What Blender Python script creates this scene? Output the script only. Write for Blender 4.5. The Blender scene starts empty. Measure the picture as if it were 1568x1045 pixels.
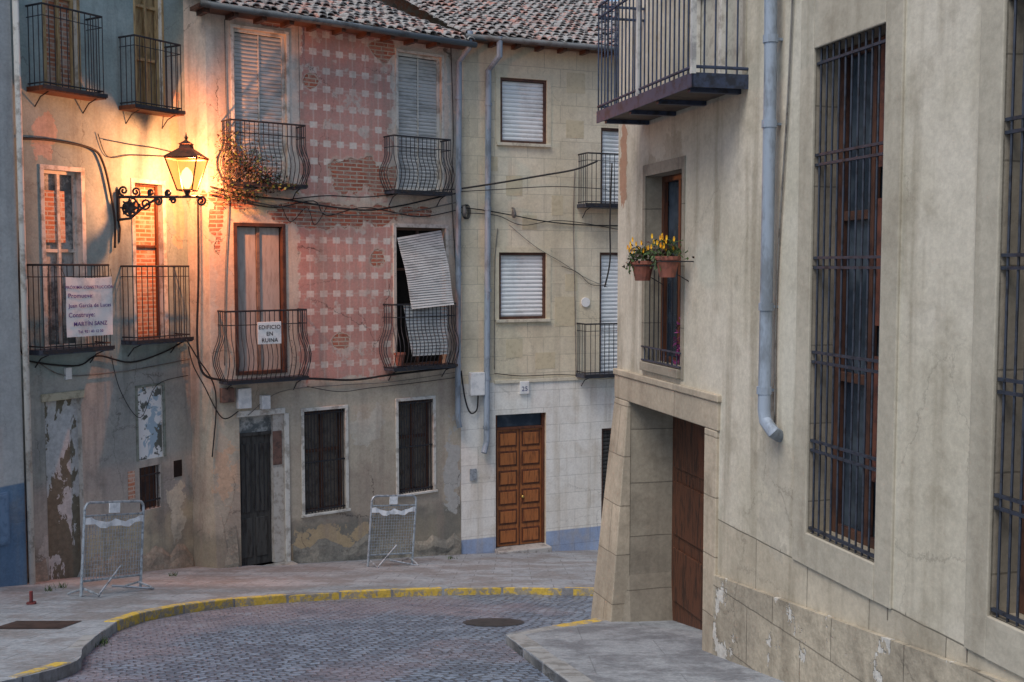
import bpy, math, random
from mathutils import Vector, Matrix
random.seed(7)
S=bpy.context.scene
# ---------------------------------------------------------------- survey camera
F=1700.; CX=784.; CY=522.5; CAMZ=5.4
PITCH=math.atan(114.5/F)
CAM=Vector((0,0,CAMZ))
def ray(px,py):
    x=(px-CX)/F; y=(CY-py)/F; c=math.cos(PITCH); s=math.sin(PITCH)
    return Vector((x,c+y*s,-s+y*c))
GS=.185; G0=CAMZ-1.8
def gz(Y): return G0-GS*max(-12,min(27,Y))
def ong(px,py,h=0.):
    d=ray(px,py); t=(G0+h-CAMZ)/(d.z+GS*d.y); return CAM+d*t

# ---------------------------------------------------------------- materials
def sl(c): 
    c=c/255.; return c/12.92 if c<=.04045 else ((c+.055)/1.055)**2.4
def K(r,g,b): return (sl(r),sl(g),sl(b),1)
class G:
    def __init__(s,name,rough=.85,metal=0,spec=.3):
        s.m=bpy.data.materials.new(name); s.m.use_nodes=True; s.nt=s.m.node_tree
        s.b=s.nt.nodes['Principled BSDF']; s.b.inputs['Roughness'].default_value=rough
        s.b.inputs['Metallic'].default_value=metal; s.b.inputs['Specular IOR Level'].default_value=spec
        t=s.n('ShaderNodeTexCoord'); s.co=t.outputs['Object']
        x=s.n('ShaderNodeSeparateXYZ'); s.lk(s.co,x.inputs[0]); s.x,s.y,s.z=x.outputs
    def n(s,t): return s.nt.nodes.new(t)
    def lk(s,a,b):
        if isinstance(a,bpy.types.NodeSocket): s.nt.links.new(a,b)
        else: b.default_value=a
    def comb(s,x,y,z):
        c=s.n('ShaderNodeCombineXYZ'); s.lk(x,c.inputs[0]); s.lk(y,c.inputs[1]); s.lk(z,c.inputs[2]); return c.outputs[0]
    def sc(s,v,x,y,z):
        m=s.n('ShaderNodeMapping'); s.lk(v,m.inputs[0]); m.inputs['Scale'].default_value=(x,y,z); return m.outputs[0]
    def noise(s,scale,det=4,rough=.6,vec=None,dist=0):
        n=s.n('ShaderNodeTexNoise'); s.lk(vec or s.co,n.inputs['Vector']); n.inputs['Scale'].default_value=scale
        n.inputs['Detail'].default_value=det; n.inputs['Roughness'].default_value=rough; n.inputs['Distortion'].default_value=dist
        return n.outputs['Fac']
    def vor(s,scale,vec=None,feat='F1',out='Distance'):
        n=s.n('ShaderNodeTexVoronoi'); n.feature=feat; s.lk(vec or s.co,n.inputs['Vector']); n.inputs['Scale'].default_value=scale
        return n.outputs[out]
    def ma(s,op,a,b=0.,c=None,cl=False):
        n=s.n('ShaderNodeMath'); n.operation=op; n.use_clamp=cl; s.lk(a,n.inputs[0]); s.lk(b,n.inputs[1])
        if c is not None: s.lk(c,n.inputs[2])
        return n.outputs[0]
    def ramp(s,f,lo,hi,a=0.,b=1.):
        n=s.n('ShaderNodeMapRange'); n.interpolation_type='SMOOTHSTEP'; s.lk(f,n.inputs[0])
        for i,v in enumerate((lo,hi,a,b)): n.inputs[i+1].default_value=v
        return n.outputs[0]
    def mix(s,f,a,b,mode='MIX'):
        n=s.n('ShaderNodeMix'); n.data_type='RGBA'; n.blend_type=mode; s.lk(f,n.inputs[0]); s.lk(a,n.inputs[6]); s.lk(b,n.inputs[7])
        return n.outputs[2]
    def mul(s,col,f): return s.mix(1.,col,s.comb(f,f,f),'MULTIPLY')
    def brick(s,vec,w,h,mort=.012,c1=(.3,.3,.3,1),c2=(.5,.5,.5,1),cm=(.6,.6,.6,1),off=.5,sm=.1):
        n=s.n('ShaderNodeTexBrick'); s.lk(vec,n.inputs['Vector']); n.offset=off
        n.inputs['Scale'].default_value=1; n.inputs['Mortar Size'].default_value=mort; n.inputs['Mortar Smooth'].default_value=sm
        n.inputs['Brick Width'].default_value=w; n.inputs['Row Height'].default_value=h
        n.inputs['Color1'].default_value=c1; n.inputs['Color2'].default_value=c2; n.inputs['Mortar'].default_value=cm
        return n.outputs['Color'],n.outputs['Fac']
    def fin(s,col,bump=None,bs=.4,bd=.02,rough=None):
        s.lk(col,s.b.inputs['Base Color'])
        if bump is not None:
            n=s.n('ShaderNodeBump'); n.inputs['Strength'].default_value=bs; n.inputs['Distance'].default_value=bd
            s.lk(bump,n.inputs['Height']); s.lk(n.outputs[0],s.b.inputs['Normal'])
        if rough is not None: s.lk(rough,s.b.inputs['Roughness'])
        return s.m

BRK=(K(186,108,84),K(156,92,74),K(194,178,160))
def plaster(name,base,var,dark,zones=(),patches=(),bricks=(),motifs=(),ashlar=None,streak=.35,crack=.5,blot=.6,bs=.5,mcol=(K(208,152,140),K(232,220,208)),base_z=None,mott=1.,peel=None):
    g=G(name,.9,0,.2)
    big=g.noise(.6,3,.6); mid=g.noise(2.2,6,.62); fine=g.noise(24,2,.7); st=g.noise(1,3,.6,vec=g.sc(g.co,4,4,.3)); sp=g.noise(8,4,.75)
    col=g.mix(g.ramp(big,.38,.6),base,var)
    hb=g.ma('ADD',g.ma('MULTIPLY',mid,.9),g.ma('MULTIPLY',fine,.12))
    mc=g.ma('SUBTRACT',mid,.5)
    for (z0,k,soft,wobb,c,c2) in zones:
        e=g.ma('ADD',g.ma('SUBTRACT',z0,g.z),g.ma('MULTIPLY',g.x,k))
        e=g.ma('ADD',e,g.ma('MULTIPLY',mc,wobb))
        m=g.ramp(e,-soft,soft)
        col=g.mix(m,col,g.mix(g.ramp(big,.42,.58),c,c2))
    def ell(u,z,ru,rz,p,amt):
        a=g.ma('POWER',g.ma('ABSOLUTE',g.ma('DIVIDE',g.ma('SUBTRACT',g.x,u),ru)),p); b=g.ma('POWER',g.ma('ABSOLUTE',g.ma('DIVIDE',g.ma('SUBTRACT',g.z,z),rz)),p)
        return g.ma('ADD',g.ma('SUBTRACT',1.,g.ma('ADD',a,b)),g.ma('MULTIPLY',mc,amt))
    for (u,z,ru,rz,c) in patches:
        col=g.mix(g.ramp(ell(u,z,ru,rz,2.,8.),-.05,.15),col,c)
    for (u0,u1,z0,z1,px,pz) in motifs:
        e=g.ma('MINIMUM',g.ma('MINIMUM',g.ma('SUBTRACT',g.x,u0),g.ma('SUBTRACT',u1,g.x)),g.ma('MINIMUM',g.ma('SUBTRACT',g.z,z0),g.ma('SUBTRACT',z1,g.z)))
        m=g.ramp(g.ma('ADD',e,g.ma('MULTIPLY',mc,.7)),-.01,.03)
        wx=g.ma('ADD',g.x,g.ma('MULTIPLY',g.ma('SUBTRACT',sp,.5),.03)); wz=g.ma('ADD',g.z,g.ma('MULTIPLY',g.ma('SUBTRACT',sp,.5),.03))
        ax=g.ma('PINGPONG',g.ma('SUBTRACT',wx,u0),px/2); az=g.ma('PINGPONG',g.ma('SUBTRACT',wz,z0),pz/2)
        lm=g.ma('MULTIPLY',g.ramp(ax,.068,.078,1,0),g.ramp(az,.052,.062,1,0))
        l2=g.ma('MAXIMUM',g.ramp(ax,.010,.02,.35,0),g.ramp(az,.010,.02,.35,0)); lm=g.ma('MAXIMUM',lm,l2)
        fade=g.ma('MULTIPLY',g.ramp(sp,.28,.5,.45,1.),g.ramp(mid,.4,.62,1.,.5)); lm=g.ma('MULTIPLY',lm,fade)
        pc=g.mix(g.ramp(big,.4,.6),mcol[0],K(190,138,128))
        pc=g.mix(g.ramp(sp,.45,.7,.0,.5),pc,K(218,180,166)); pc=g.mix(g.ramp(mid,.56,.63,0,.75),pc,mcol[1])
        col=g.mix(g.ma('MULTIPLY',m,.92),col,g.mix(lm,pc,mcol[1]))
    if ashlar:
        v=g.comb(g.ma('ADD',g.x,g.ma('MULTIPLY',mc,.03)),g.ma('ADD',g.z,g.ma('MULTIPLY',mc,.03)),0.)
        bc,bf=g.brick(v,ashlar[0],ashlar[1],.006,(.86,.86,.86,1),(1.06,1.05,1.03,1),(.42,.42,.42,1))
        am=1.
        if len(ashlar)>3:
            am=g.ramp(g.ma('SUBTRACT',g.ma('ADD',ashlar[3],g.ma('MULTIPLY',g.x,ashlar[4])),g.z),-.02,.02)
        col=g.mix(g.ma('MULTIPLY',am,ashlar[2]),col,g.mix(1.,col,bc,'MULTIPLY'))
        hb=g.ma('SUBTRACT',hb,g.ma('MULTIPLY',g.ma('MULTIPLY',bf,am),ashlar[2]))
    if bricks:
        v=g.comb(g.ma('ADD',g.x,g.ma('MULTIPLY',mc,.04)),g.ma('ADD',g.z,g.ma('MULTIPLY',mc,.04)),0.)
        bc,bf=g.brick(v,.27,.072,.011,*BRK); bc=g.mix(g.ramp(sp,.45,.7,0,.6),bc,K(204,184,168))
        acc=None
        for (u,z,ru,rz) in bricks:
            e=ell(u,z,ru,rz,2.,5.5); acc=e if acc is None else g.ma('MAXIMUM',acc,e)
        m=g.ramp(acc,-.05,.1)
        rim=g.ramp(acc,-.55,-.1); col=g.mix(g.ma('MULTIPLY',rim,.6),col,K(206,192,174))
        col=g.mix(m,col,bc); hb=g.ma('SUBTRACT',hb,g.ma('MULTIPLY',m,g.ma('ADD',.5,g.ma('MULTIPLY',bf,.6))))
    col=g.mix(g.ma('MULTIPLY',g.ramp(mid,.5,.72),blot),col,dark)
    col=g.mix(g.ma('MULTIPLY',g.ramp(st,.48,.70),streak),col,dark)
    if peel is not None:
        pl=g.noise(1.6,6,.7,vec=g.sc(g.co,1.2,1.2,.8)); pm=g.ramp(pl,.575,.59); col=g.mix(pm,col,peel); hb=g.ma('SUBTRACT',hb,g.ma('MULTIPLY',pm,.4))
    if base_z is not None:
        e=g.ma('ADD',g.ma('SUBTRACT',g.ma('ADD',base_z[0],g.ma('MULTIPLY',g.x,base_z[1])),g.z),g.ma('MULTIPLY',mc,2.2))
        col=g.mix(g.ramp(e,-.3,.8,0,.7),col,dark)
    col=g.mul(col,g.ma('MULTIPLY',g.ramp(fine,.3,.7,1-.08*mott,1+.05*mott),g.ramp(sp,.35,.7,1+.04*mott,1-.10*mott)))
    if crack:
        vv=g.n('ShaderNodeVectorMath'); vv.operation='ADD'; g.lk(g.co,vv.inputs[0]); 
        g.lk(g.comb(g.ma('MULTIPLY',mid,.5),0.,g.ma('MULTIPLY',sp,.3)),vv.inputs[1])
        c=g.vor(.9,vv.outputs[0],'DISTANCE_TO_EDGE'); cm=g.ma('MULTIPLY',g.ramp(c,.002,.006,1,0),g.ramp(big,.45,.6))
        col=g.mix(g.ma('MULTIPLY',cm,crack),col,K(70,64,58))
    return g.fin(col,hb,bs,.03)
def simple(name,c,c2=None,rough=.6,metal=0,ns=8,bs=.2,lo=.45,hi=.65,vec=(1,1,1),spec=.35):
    g=G(name,rough,metal,spec); v=g.sc(g.co,*vec); n=g.noise(ns,4,.7,vec=v)
    col=g.mix(g.ramp(n,lo,hi),c,c2 or tuple(x*.6 for x in c[:3])+(1,))
    return g.fin(col,n if bs>.25 else None,bs,.012)
IRON=simple('wrought_iron',K(46,48,54),K(80,66,56),.5,.2,12,.2,.5,.72)
IRONL=simple('painted_iron',K(74,80,94),K(48,50,56),.5,.2,12)
GALV=simple('galvanised_steel',K(172,182,190),K(128,134,140),.45,.4,14)
PIPE=simple('painted_pipe',K(150,162,176),K(120,128,136),.5,.1,5,.1,vec=(1,1,.4))
PIPED=simple('dark_pipe',K(92,98,102),K(70,70,70),.6,.1,5,.1)
CABLE=simple('black_cable',K(34,34,36),K(52,50,50),.6)
CABLEG=simple('grey_cable',K(120,118,114),K(90,86,82),.7)
WHITE=simple('white_paint',K(234,234,232),K(208,210,210),.6,0,5)
DIRTW=simple('dirty_white_plaster',K(212,210,202),K(164,158,148),.8,0,5,.4)
BROWN=simple('brown_wood',K(100,60,42),K(68,44,34),.55,0,4,.4,vec=(6,6,1))
BROWNF=simple('brown_frame',K(92,64,52),K(66,46,42),.5,0,4,.3)
DOORW=simple('varnished_door_wood',K(162,100,54),K(120,72,40),.45,0,3,.3,vec=(8,8,1),spec=.5)
DARKD=simple('old_door_wood',K(72,72,70),K(48,46,44),.7,0,3,.4,vec=(6,6,1))
TAN=simple('faded_shutter_wood',K(184,176,168),K(164,154,146),.7,0,3,.3,vec=(6,6,1))
BLINDG=simple('grey_blind',K(194,196,194),K(166,168,166),.7,0,2,.2,vec=(1,1,3))
BLINDW=simple('white_blind',K(234,238,238),K(216,220,220),.6,0,2)
DARK=simple('dark_interior',K(34,30,28),K(22,20,20),.9)
OCHRE=simple('ochre_board',K(180,156,114),K(140,116,84),.8,0,3,.4,vec=(5,5,1))
gg=G('infill_brick',.9); bc,bf=gg.brick(gg.comb(gg.x,gg.z,0.),.25,.07,.012,K(190,124,92),K(164,108,82),K(192,178,162)); nn=gg.noise(5,5,.7)
BRICKM=gg.fin(gg.mix(gg.ramp(nn,.45,.65,0,.7),bc,K(198,184,170)),gg.ma('SUBTRACT',nn,bf),.6,.02)
gg=G('window_glass',.12,0,.6); nn=gg.noise(2,3,.6); GLASS=gg.fin(gg.mix(gg.ramp(nn,.4,.65),K(44,56,68),K(84,96,106)))
gg=G('dusty_glass',.35,0,.5); nn=gg.noise(3,6,.75); GLASSD=gg.fin(gg.mix(gg.ramp(nn,.42,.6),K(88,96,98),K(176,180,178)))
gg=G('torn_poster',.8); nn=gg.noise(3.5,4,.6,dist=.8); n2=gg.noise(4,5,.7)
POSTER=gg.fin(gg.mix(gg.ramp(n2,.54,.57),gg.mix(gg.ramp(nn,.53,.56),K(236,238,238),K(168,192,208)),K(104,108,102)),n2,.4,.01)
gg=G('peeling_boards',.85); nn=gg.noise(2.0,5,.65,dist=.5,vec=gg.sc(gg.co,1.6,1,.8)); n2=gg.noise(12,3,.7)
PEEL=gg.fin(gg.mul(gg.mix(gg.ramp(nn,.50,.52),K(194,198,198),K(116,112,98)),gg.ramp(n2,.3,.7,.8,1.1)),nn,.6,.03)

# ---------------------------------------------------------------- mesh builder
class M:
    def __init__(s): s.v=[];s.f=[];s.mi=[]
    def quad(s,*p,m=0):
        n=len(s.v); s.v+= [tuple(q) for q in p]; s.f.append(tuple(range(n,n+len(p)))); s.mi.append(m)
    def box(s,x0,x1,y0,y1,z0,z1,m=0):
        if x0>x1:x0,x1=x1,x0
        if y0>y1:y0,y1=y1,y0
        if z0>z1:z0,z1=z1,z0
        s.hexa([(x0,y0,z0),(x1,y0,z0),(x1,y1,z0),(x0,y1,z0),(x0,y0,z1),(x1,y0,z1),(x1,y1,z1),(x0,y1,z1)],m)
    def hexa(s,p,m=0):
        n=len(s.v); s.v+=[tuple(q) for q in p]
        for f in ((0,3,2,1),(4,5,6,7),(0,1,5,4),(1,2,6,5),(2,3,7,6),(3,0,4,7)): s.f.append(tuple(n+i for i in f)); s.mi.append(m)
    def tube(s,pts,r,n=6,m=0,cap=True):
        pts=[Vector(p) for p in pts]; L=len(pts); rings=[]
        for i,p in enumerate(pts):
            t=(pts[min(i+1,L-1)]-pts[max(i-1,0)]); 
            if t.length<1e-9: t=Vector((0,0,1))
            t.normalize(); a=Vector((0,0,1)) if abs(t.z)<.9 else Vector((1,0,0))
            if i and abs(pa.dot(t))<.98: a=pa
            b=t.cross(a).normalized(); c=b.cross(t).normalized(); pa=c
            rr=r[i] if isinstance(r,(list,tuple)) else r
            k=len(s.v); rings.append(k)
            for j in range(n):
                w=2*math.pi*(j+.5)/n; s.v.append(tuple(p+(b*math.cos(w)+c*math.sin(w))*rr))
        for i in range(L-1):
            for j in range(n):
                j2=(j+1)%n; s.f.append((rings[i]+j,rings[i]+j2,rings[i+1]+j2,rings[i+1]+j)); s.mi.append(m)
        if cap:
            s.f.append(tuple(rings[0]+j for j in range(n))[::-1]); s.mi.append(m)
            s.f.append(tuple(rings[-1]+j for j in range(n))); s.mi.append(m)
    def louvre(s,u0,u1,z0,z1,y,step,m=0,t=.03):
        n=max(1,int((z1-z0)/step)); st=(z1-z0)/n
        for i in range(n):
            z=z0+i*st
            a=(y+t,z);b=(y+t*.3,z+st*.12);c=(y,z+st*.5);d=(y+t*.3,z+st*.88);e=(y+t,z+st)
            for p,q in ((a,b),(b,c),(c,d),(d,e)): s.quad((u0,p[0],p[1]),(u1,p[0],p[1]),(u1,q[0],q[1]),(u0,q[0],q[1]),m=m)
    def build(s,name,mats,parent=None,smooth=False,bevel=0,loc=None):
        me=bpy.data.meshes.new(name); me.from_pydata(s.v,[],s.f); 
        for m in (mats if isinstance(mats,(list,tuple)) else [mats]): me.materials.append(m)
        me.polygons.foreach_set('material_index',s.mi)
        if smooth: me.polygons.foreach_set('use_smooth',[True]*len(s.f))
        me.update(); o=bpy.data.objects.new(name,me); S.collection.objects.link(o)
        if parent: o.parent=parent
        if loc: o.location=loc
        if bevel:
            b=o.modifiers.new('bevel','BEVEL'); b.width=bevel; b.segments=2; b.limit_method='ANGLE'
        return o
def empty(name,mat=None):
    o=bpy.data.objects.new(name,None); S.collection.objects.link(o); o.empty_display_size=.3
    if mat is not None: o.matrix_world=mat
    return o
class Wall:
    def __init__(s,ox,oy,deg):
        a=math.radians(deg); s.X=Vector((math.sin(a),math.cos(a),0)); s.N=Vector((-math.cos(a),math.sin(a),0)); s.O=Vector((ox,oy,0))
        s.mat=Matrix(((s.X.x,s.N.x,0,ox),(s.X.y,s.N.y,0,oy),(0,0,1,0),(0,0,0,1)))
    def uz(s,px,py,y=0.):
        d=ray(px,py); t=((s.O-CAM).dot(s.N)+y)/d.dot(s.N); p=CAM+d*t; return (p-s.O).dot(s.X),p.z
    def rect(s,x0,x1,yt,yb,y=0.):
        ym=(yt+yb)/2; xm=(x0+x1)/2
        return [s.uz(x0,ym,y)[0],s.uz(x1,ym,y)[0],s.uz(xm,yb,y)[1],s.uz(xm,yt,y)[1]]
    def w(s,u,y,z): return s.O+s.X*u+s.N*y+Vector((0,0,z))
    def g(s,u,y=0): return gz(s.w(u,y,0).y)
def facade(par,u0,u1,z0,z1,ops,depth,mat,rmat,name='walls',D=7.,inside=None):
    us=sorted({u0,u1,*[max(u0,min(u1,o[i])) for o in ops for i in (0,1)]}); zs=sorted({z0,z1,*[max(z0,min(z1,o[i])) for o in ops for i in (2,3)]})
    m=M()
    for a,b in zip(us,us[1:]):
        for c,d in zip(zs,zs[1:]):
            if b-a<1e-5 or d-c<1e-5: continue
            um=(a+b)/2; zm=(c+d)/2
            if any(o[0]<um<o[1] and o[2]<zm<o[3] for o in ops): continue
            m.quad((a,0,c),(b,0,c),(b,0,d),(a,0,d))
    for o in ops:
        a,b,c,d=o[:4]; dp=o[4] if len(o)>4 else depth; c=max(c,z0); d=min(d,z1);a=max(a,u0);b=min(b,u1)
        m.quad((a,0,c),(a,0,d),(a,dp,d),(a,dp,c),m=1); m.quad((b,0,c),(b,dp,c),(b,dp,d),(b,0,d),m=1)
        m.quad((a,0,d),(b,0,d),(b,dp,d),(a,dp,d),m=1); m.quad((a,0,c),(a,dp,c),(b,dp,c),(b,0,c),m=1)
        m.quad((a,dp,c),(b,dp,c),(b,dp,d),(a,dp,d),m=2)
    m.quad((u0,0,z0),(u0,D,z0),(u0,D,z1),(u0,0,z1)); m.quad((u1,0,z0),(u1,0,z1),(u1,D,z1),(u1,D,z0))
    m.quad((u0,D,z0),(u1,D,z0),(u1,D,z1),(u0,D,z1)); m.quad((u0,0,z1),(u1,0,z1),(u1,D,z1),(u0,D,z1))
    return m.build(name,[mat,rmat,inside or DARK],par)
def surround(par,r,w,mat,proud=.025,bottom=True,name='window_surround'):
    u0,u1,z0,z1=r[:4]; m=M()
    m.box(u0-w,u0,-proud,.02,z0,z1); m.box(u1,u1+w,-proud,.02,z0,z1); m.box(u0-w,u1+w,-proud,.02,z1,z1+w)
    if bottom: m.box(u0-w-.02,u1+w+.02,-proud-.03,.02,z0-w*.7,z0)
    return m.build(name,mat,par,bevel=.006)
def frame(par,r,y,w,mat,mull=0,trans=None,name='window_frame',t=.05):
    u0,u1,z0,z1=r[:4]; m=M(); m.box(u0,u0+w,y,y+t,z0,z1); m.box(u1-w,u1,y,y+t,z0,z1); m.box(u0+w,u1-w,y,y+t,z1-w,z1); m.box(u0+w,u1-w,y,y+t,z0,z0+w)
    for i in range(mull):
        c=u0+(u1-u0)*(i+1)/(mull+1); m.box(c-w/2,c+w/2,y-.004,y+t-.004,z0+w,z1-w)
    for tr in (trans or []): z=z0+(z1-z0)*tr; m.box(u0+w,u1-w,y+.004,y+t-.002,z-w/2,z+w/2)
    return m.build(name,mat,par,bevel=.004)
def sheet(par,r,y,mat,name,t=.02):
    m=M(); m.box(r[0],r[1],y,y+t,r[2],r[3]); return m.build(name,mat,par)
def grille(par,r,y,nv,hz,mat=None,rv=.009,rh=.012,name='window_grille'):
    u0,u1,z0,z1=r[:4]; m=M()
    for i in range(nv):
        u=u0+(u1-u0)*(i+.5)/nv+random.uniform(-.004,.004); m.tube([(u,y,z0),(u,y,z1)],rv,5)
    for h in hz:
        z=z0+(z1-z0)*h
        m.box(u0-.03,u1+.03,y-rh*1.3,y-rh*.9+rh*2,z-rh,z+rh)
    return m.build(name,mat or IRON,par)
def balcony(par,u0,u1,zb,zt,pr,belly=0.,sp=.105,name='balcony',mat=None,slab=None,slabt=.07,r=.0075):
    m=M(); H=zt-zb-slabt
    b=.03 if belly else 0
    m.box(u0-.03+b,u1+.03-b,-pr-.03,0.0,zb,zb+slabt,m=1)
    m.box(u0-.045+b,u1+.045-b,-pr-.045,-pr-.031,zb+slabt*.3,zb+slabt*1.1,m=0)
    def prof(t):
        return belly*max(0,math.sin(min(1,t/.62)*math.pi))**1.2 if belly else 0
    ts=[i/9 for i in range(10)] if belly else [0,1]
    def bar(u,y,nu,ny):
        j=random.uniform(-.005,.005)
        m.tube([(u+nu*prof(t)+j,y+ny*prof(t),zb+slabt+H*t) for t in ts],r,5)
    n=max(2,int((u1-u0)/sp))
    for i in range(n+1): bar(u0+(u1-u0)*i/n,-pr,0,-1)
    k=max(1,int(pr/sp))
    for i in range(k): 
        bar(u0,-pr*(i+.3)/k,-1,0); bar(u1,-pr*(i+.3)/k,1,0)
    for t,rr in ((1,.016),(0.04,.011)) if not belly else ((1,.016),(.0,.012),(.80,.008)):
        z=zb+slabt+H*t; m.tube([(u0,0,z),(u0,-pr,z),(u1,-pr,z),(u1,0,z)],rr,6)
    if not belly:
        z=zb+slabt+H*.86; m.tube([(u0,0,z),(u0,-pr,z),(u1,-pr,z),(u1,0,z)],.007,5)
    for u in (u0+.1,u1-.1): m.tube([(u,0,zb-.2),(u,-pr*.4,zb-.06),(u,-pr*.9,zb)],.010,5)
    return m.build(name,[mat or IRON,slab or IRONL],par)
def cable(name,W,pts,y=-.04,r=.011,mat=None,par=None,sub=6):
    P=[]
    for p in pts:
        yy=p[2] if len(p)>2 else y
        u,z=W.uz(p[0],p[1],yy); P.append(Vector((u,yy,z)))
    Q=[]
    for i in range(len(P)-1):
        a=P[max(i-1,0)];b=P[i];c=P[i+1];d=P[min(i+2,len(P)-1)]
        for k in range(sub):
            t=k/sub; Q.append(.5*((2*b)+(c-a)*t+(2*a-5*b+4*c-d)*t*t+(3*b-a-3*c+d)*t**3))
    Q.append(P[-1]); m=M(); m.tube(Q,r,6)
    o=m.build(name,mat or CABLE,par,smooth=True)
    if not par: o.matrix_world=W.mat
    return o
def text(par,s,u,y,z,size,mat,name='lettering',align='CENTER',ext=.001,off=0.):
    c=bpy.data.curves.new(name,'FONT'); c.body=s; c.size=size; c.align_x=align; c.extrude=ext; c.offset=size*off; c.space_character=1.08; c.materials.append(mat)
    o=bpy.data.objects.new(name,c); S.collection.objects.link(o); o.parent=par; o.location=(u,y,z); o.rotation_euler=(math.pi/2,0,0); return o
def foot(par,W,u0,u1,h,mat,p0=.015,p1=.06):
    m=M(); nu=max(2,int((u1-u0)/.16)); nz=6; P={}
    for i in range(nu+1):
        u=u0+(u1-u0)*i/nu; zg=W.g(u)-.12; top=zg+h+random.uniform(-.12,.12)
        for j in range(nz+1):
            t=j/nz; y=-(p1+(p0-p1)*t)-random.uniform(-.018,.018)*(j<nz)
            if j==nz: y=.004
            P[i,j]=(u+(random.uniform(-.02,.02) if 0<i<nu else 0),y,zg+(top-zg)*t+(random.uniform(-.02,.02) if 0<j<nz else 0))
    for i in range(nu):
        for j in range(nz): m.quad(P[i,j],P[i+1,j],P[i+1,j+1],P[i,j+1])
    for j in range(nz):
        for k in (0,nu): a=P[k,j];b=P[k,j+1]; m.quad(a,b,(b[0],.02,b[2]),(a[0],.02,a[2]))
    m.build('rubble_foot',mat,par,smooth=True)

# ================================================================ WALLS
def at(px,Y): return ((px-CX)/F*Y,Y)
WB=Wall(*at(288,19.0),30.9)
WP=Wall(*at(322,18.7),52.5)
ue=WP.uz(705,400)[0]; pe=WP.w(ue,0,0)
WC=Wall(pe.x,pe.y,67.)
X0,Y0=at(1290,8.0)
WR=Wall(X0,Y0,165.5)

# ---------------------------------------------------------------- grey house (left)
R=WB.rect
w1=R(70,118,-70,143); w2=R(208,248,-60,172); w3=R(70,126,262,533); w4=R(208,250,282,520); d5=R(72,128,612,905); w6=R(211,250,592,703); w7=R(214,246,714,780)
ul=WB.uz(34,500)[0]
MB=plaster('grey_weathered_plaster',K(164,180,178),K(146,164,162),K(116,122,118),
    zones=[(WB.uz(150,560)[1],0,.25,1.2,K(178,178,170),K(160,162,158)),(WB.uz(150,790)[1],.1,.15,.9,K(190,184,160),K(148,144,134))],
    patches=[(w3[0]-.0,w3[3]+.5,.22,.3,K(186,170,160)),(-.2,w4[3]+.1,.15,1.2,K(196,174,156)),(-2.6,.9,.4,.6,K(200,200,194)),(w6[1]+.25,1.3,.2,.5,K(206,204,186))],
    streak=.5,blot=.5,bs=.6,base_z=(WB.uz(150,850)[1],-.1))
RUB=plaster('rubble_stone',K(168,160,144),K(142,138,128),K(106,102,94),patches=(),streak=.3,blot=.7,bs=1.,crack=.5,mott=2.)
B=empty('grey_house',WB.mat)
facade(B,ul-2.5,0.25,-3,13,[w1,w2,w3,w4,d5,w6,w7],.22,MB,DIRTW)
foot(B,WB,d5[1]+.06,-.02,.55,RUB); foot(B,WB,ul,d5[0]-.06,.5,RUB)
for r,mt in ((w1,BRICKM),(w2,OCHRE),(w4,BRICKM)):
    sheet(B,r,.15,mt,'infill')
surround(B,w1,.05,OCHRE,.01,False); surround(B,w3,.07,DIRTW,.02,False); surround(B,w4,.07,DIRTW,.02,False); surround(B,w2,.04,OCHRE,.01,False)
sheet(B,[w3[0],w3[1],w3[2],w3[3]],.16,GLASSD,'broken_pane'); frame(B,w3,.10,.05,DIRTW,1,[.55])
m=M(); m.box(w3[0]+.06,w3[1]-.2,.12,.15,w3[2]+1.6,w3[3]-.3); m.build('board',BRICKM,B)
frame(B,w1,.08,.045,OCHRE,1,[.7]); frame(B,w2,.08,.05,OCHRE,1,[.35,.7])
frame(B,w4,.1,.04,BROWN,0,[.6])
sheet(B,d5,.10,PEEL,'boarded_door'); 
m=M(); m.box(d5[0]-.06,d5[1]+.05,-.03,.03,d5[3],d5[3]+.12); m.build('door_lintel',simple('stone_lintel',K(190,184,160),K(156,150,130)),B,bevel=.01)
sheet(B,w6,.04,POSTER,'torn_poster'); surround(B,w6,.04,simple('green_grey_frame',K(136,144,134),K(106,110,100)),.02,False)
sheet(B,w7,.12,BROWNF,'small_window'); grille(B,w7,.02,5,(.2,.8))
m=M(); r=R(98,107,563,581); m.box(r[0],r[1],-.05,0,r[2],r[3]); r=R(32,38,428,467); m.box(r[0],r[1],-.07,0,r[2],r[3]); m.build('wall_fitting',WHITE,B,bevel=.004)
m=M(); r=R(196,206,722,765); m.box(r[0],r[1],-.012,0.01,r[2],r[3]); m.build('exposed_brick',BRICKM,B)
m=M(); r=R(266,278,705,730); m.box(r[0],r[1],-.012,0.01,r[2],r[3]); m.build('vent',DARK,B)
for (x0,x1,yt,yb,sm) in ((66,157,16,145,BROWN),(207,277,62,172,BROWN),(66,168,406,541,IRONL),(210,290,408,526,IRONL)):
    pr=.36; r=WB.rect(x0,x1,yt,yb,-pr); balcony(B,r[0],r[1],r[2],r[3],pr,0,.1,slab=sm)
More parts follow.
